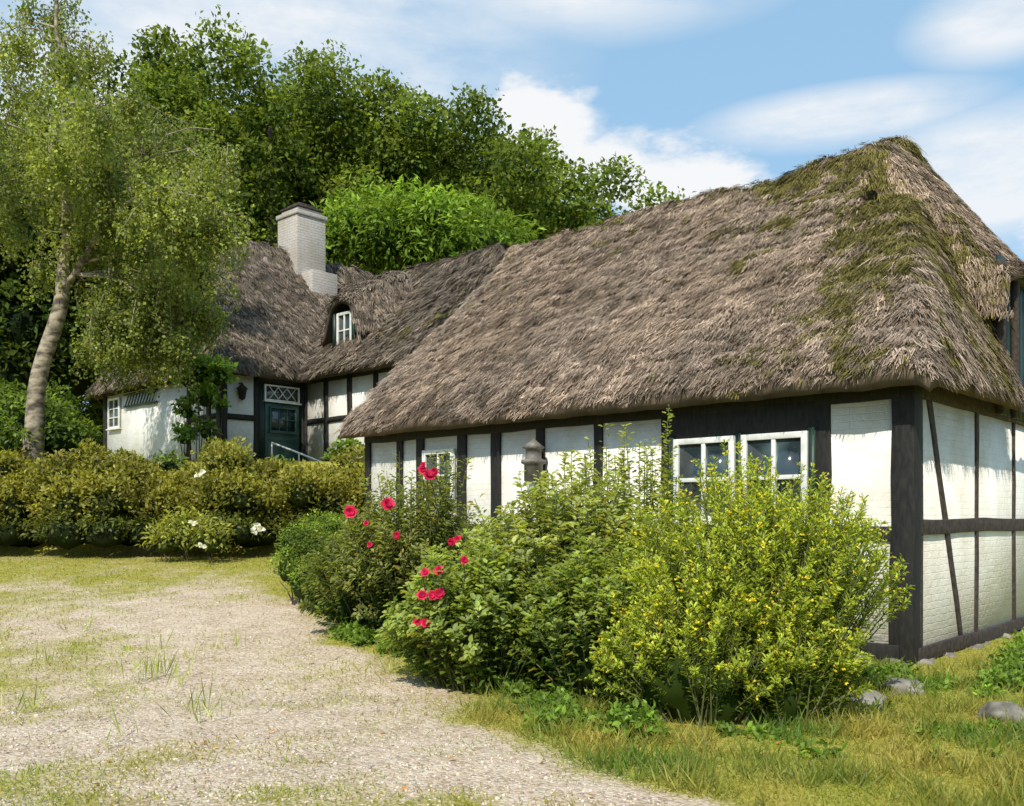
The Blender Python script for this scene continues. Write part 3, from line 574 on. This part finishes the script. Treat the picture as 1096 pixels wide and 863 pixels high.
for i,(px,py) in enumerate(fl):
    d=9.25 if py<600 else 7.75
    if px<430 and py<600: d=9.45
    c=PX(px,py,d); o=nrm(np.array([rng.normal(0,.35)-.1,-1,.35+rng.normal(0,.3)])); s=rng.uniform(.038,.066)*(1.25 if i in(0,1,3,6) else .9)
    for ring in range(2):
        for w in range(6):
            ang=w/6*2*np.pi+ring*.5; u_=nrm(np.cross(o,(0,0,1.)));w_=np.cross(u_,o); v=u_*math.cos(ang)+w_*math.sin(ang)
            P.append(c); D.append(v+o*(.35+.7*ring)); Nn.append(o-v*.4); Ls.append(s*(1-.25*ring)*rng.uniform(.85,1.1)); C.append(np.array([.64,.018,.085])*rng.uniform(.55,1.25)*(1 if ring==0 else .75))
Ls=np.array(Ls); leaves('flowers',np.array(P),np.array(D),np.array(Nn),Ls,Ls*.95,np.array(C),M_petal,hb,True,-.1)
st=[]
for i,(px,py) in enumerate(fl):
    d=9.27 if py<600 else 7.77
    if px<430 and py<600: d=9.47
    c=PX(px,py,d); st.append((curve(c+np.array([rng.normal(.05,.1),.45,-.6]),c,6,0,.01),.005))
tubes('flower_stalks',st,M_stem,hb,5)
P=[];D=[];Nn=[]
for px,py,d in ((216,506,17.0),(212,508,17.0),(276,562,16.5),(272,568,16.5),(280,566,16.5),(206,560,16),(216,585,15.9)):
    c=PX(px,py,d)
    for w in range(6):
        v=nrm(rng.normal(size=3)); P.append(c);D.append(v-np.array([0,.4,0]));Nn.append(rng.normal(size=3)+np.array([0,-1,0]))
leaves('white_flowers',np.array(P),np.array(D),np.array(Nn),.09,.07,np.tile((.75,.74,.68),(len(P),1)),M_petal,hd,True)
P=[];D=[];n=0
for px,py,d,h,m_ in ((160,730,8.4,.42,30),(163,722,8.6,.35,20),(190,735,8.2,.3,14),(216,765,7.2,.34,18),(222,775,6.9,.28,12),(150,690,9.5,.2,12),(205,700,9.2,.2,12),(90,655,10.5,.2,14),(420,720,8.6,.2,10),(60,700,9,.2,12),(250,690,9.6,.2,10),(30,760,7.2,.2,14),(120,800,6.2,.2,10)):
    x0=(px-548)/F0*d
    for q in range(m_):
        x=x0+rng.normal(0,.10);y=d+rng.normal(0,.12); P.append((x,y,float(zg(x,y))));D.append((rng.normal(0,.35),rng.normal(0,.35),1)); n+=1
leaves('weeds',np.array(P),np.array(D),ru(n)*np.array([1,1,.1]),rng.uniform(.06,.34,n),.011,pal(n,(.20,.26,.05),(.40,.42,.12)),M_leaf)
def rock(px,py,d,r):
    a=Acc(); c=PX(px,py,d); lump(a,(0,0,0),r,ICO3,.55,1.9); o=a.obj('garden_rock',M_stone); o.location=(c[0],c[1],float(zg(c[0],c[1]))+r[2]*.1); o.data.polygons.foreach_set('use_smooth',np.ones(len(o.data.polygons),bool))
rock(915,757,7.45,(.25,.18,.12)); rock(965,745,8.1,(.2,.17,.10)); rock(1075,785,6.9,(.17,.26,.13))
n=60; y=rng.uniform(4.8,10,n); x=rng.uniform(-.5,.5,n)*y; leaves('fallen_leaves',np.stack([x,y,zg(x,y)+.015],-1),ru(n)*np.array([1,1,.2]),np.tile((0,0,1.),(n,1)),rng.uniform(.03,.06,n),.03,pal(n,(.35,.12,.03),(.45,.30,.06)),M_petal)
# ---------------------------------------------------------------- sky & sun
SUN_EL=math.radians(46); az=math.radians(196)
sd=Vector((math.sin(az)*math.cos(SUN_EL),math.cos(az)*math.cos(SUN_EL),math.sin(SUN_EL)))
li=bpy.data.lights.new('sun','SUN'); li.energy=5.0; li.angle=math.radians(.5); li.color=(1,.94,.82); lo=bpy.data.objects.new('sun',li); S.collection.objects.link(lo); lo.rotation_euler=sd.to_track_quat('Z','Y').to_euler()
w=bpy.data.worlds.new('World'); S.world=w; w.use_nodes=True; nt=w.node_tree; N=nt.nodes; L=nt.links; bg=N['Background']
sk=N.new('ShaderNodeTexSky'); sk.sky_type='NISHITA'; sk.sun_disc=False; sk.sun_elevation=SUN_EL; sk.sun_rotation=az; sk.dust_density=1.0; sk.ozone_density=1.2
tc=N.new('ShaderNodeTexCoord')
def MATH(op,a,b=None,clamp=False):
    m=N.new('ShaderNodeMath'); m.operation=op; m.use_clamp=clamp
    for i,v in enumerate((a,b)):
        if v is None: continue
        if isinstance(v,(int,float)): m.inputs[i].default_value=v
        else: L.new(v,m.inputs[i])
    return m.outputs[0]
def wn(scale,det,strz=2.2,ro=.58):
    mp=N.new('ShaderNodeMapping'); mp.inputs['Scale'].default_value=(1,1,strz); L.new(tc.outputs['Generated'],mp.inputs[0])
    n=N.new('ShaderNodeTexNoise'); n.inputs['Scale'].default_value=scale; n.inputs['Detail'].default_value=det; n.inputs['Roughness'].default_value=ro; L.new(mp.outputs[0],n.inputs[0]); return n.outputs[0]
def blob(px,py,rx,rz):
    c=np.array([(px-548)/F0,1,(HZ-py)/F0]); c/=np.linalg.norm(c)
    s=N.new('ShaderNodeVectorMath'); s.operation='SUBTRACT'; L.new(tc.outputs['Generated'],s.inputs[0]); s.inputs[1].default_value=tuple(c)
    m=N.new('ShaderNodeVectorMath'); m.operation='MULTIPLY'; L.new(s.outputs[0],m.inputs[0]); m.inputs[1].default_value=(1/rx,1/rx,1/rz)
    l=N.new('ShaderNodeVectorMath'); l.operation='LENGTH'; L.new(m.outputs[0],l.inputs[0])
    return MATH('SUBTRACT',1,l.outputs['Value'],True)
n1=wn(11,8); n2w=wn(3.6,7,3.0,.62)
cum=None
for bb in ((590,145,.085,.07),(640,180,.09,.05),(735,192,.11,.055),(560,115,.055,.04),(690,205,.10,.04),(1400,150,.3,.08)):
    v=blob(*bb); cum=v if cum is None else MATH('MAXIMUM',cum,v)
cd=MATH('ADD',cum,MATH('MULTIPLY',MATH('SUBTRACT',n1,.5),1.5)); mr=N.new('ShaderNodeMapRange'); mr.interpolation_type='SMOOTHSTEP'; mr.inputs[1].default_value=.18; mr.inputs[2].default_value=.60; L.new(cd,mr.inputs[0])
c1=MATH('MULTIPLY',mr.outputs[0],MATH('MULTIPLY',cum,6,True))
wi=None
for bb,st in (((120,0,.45,.28),1.0),((330,70,.28,.14),.8),((900,125,.15,.03),.8),((1060,190,.18,.07),.9),((1075,20,.09,.04),.7),((620,0,.22,.04),.45)):
    v=MATH('MULTIPLY',blob(*bb),st); wi=v if wi is None else MATH('MAXIMUM',wi,v)
wd=MATH('MULTIPLY',MATH('MULTIPLY',wi,2.3,True),MATH('MULTIPLY',MATH('SUBTRACT',n2w,.27),3.4,True)); wd=MATH('MULTIPLY',wd,.88)
tot=MATH('MAXIMUM',c1,wd); tot=MATH('MULTIPLY',tot,.95,True)
mx=N.new('ShaderNodeMix'); mx.data_type='RGBA'; L.new(tot,mx.inputs[0])
hz=N.new('ShaderNodeMix'); hz.data_type='RGBA'; hz.inputs[0].default_value=.65; L.new(sk.outputs[0],hz.inputs[6]); hz.inputs[7].default_value=(2.9,5.0,7.0,1)
L.new(hz.outputs[2],mx.inputs[6]); mx.inputs[7].default_value=(6.8,6.85,6.9,1)
L.new(mx.outputs[2],bg.inputs[0]); bg.inputs[1].default_value=.14
# ---------------------------------------------------------------- camera
cam=bpy.data.cameras.new('camera'); co=bpy.data.objects.new('camera',cam); S.collection.objects.link(co); S.camera=co
co.location=(0,0,CH); co.rotation_euler=(math.radians(90),0,0); cam.sensor_width=36; cam.lens=36*F0/1096; cam.shift_y=(HZ-431.5)/1096; cam.clip_end=2000; cam.clip_start=.05
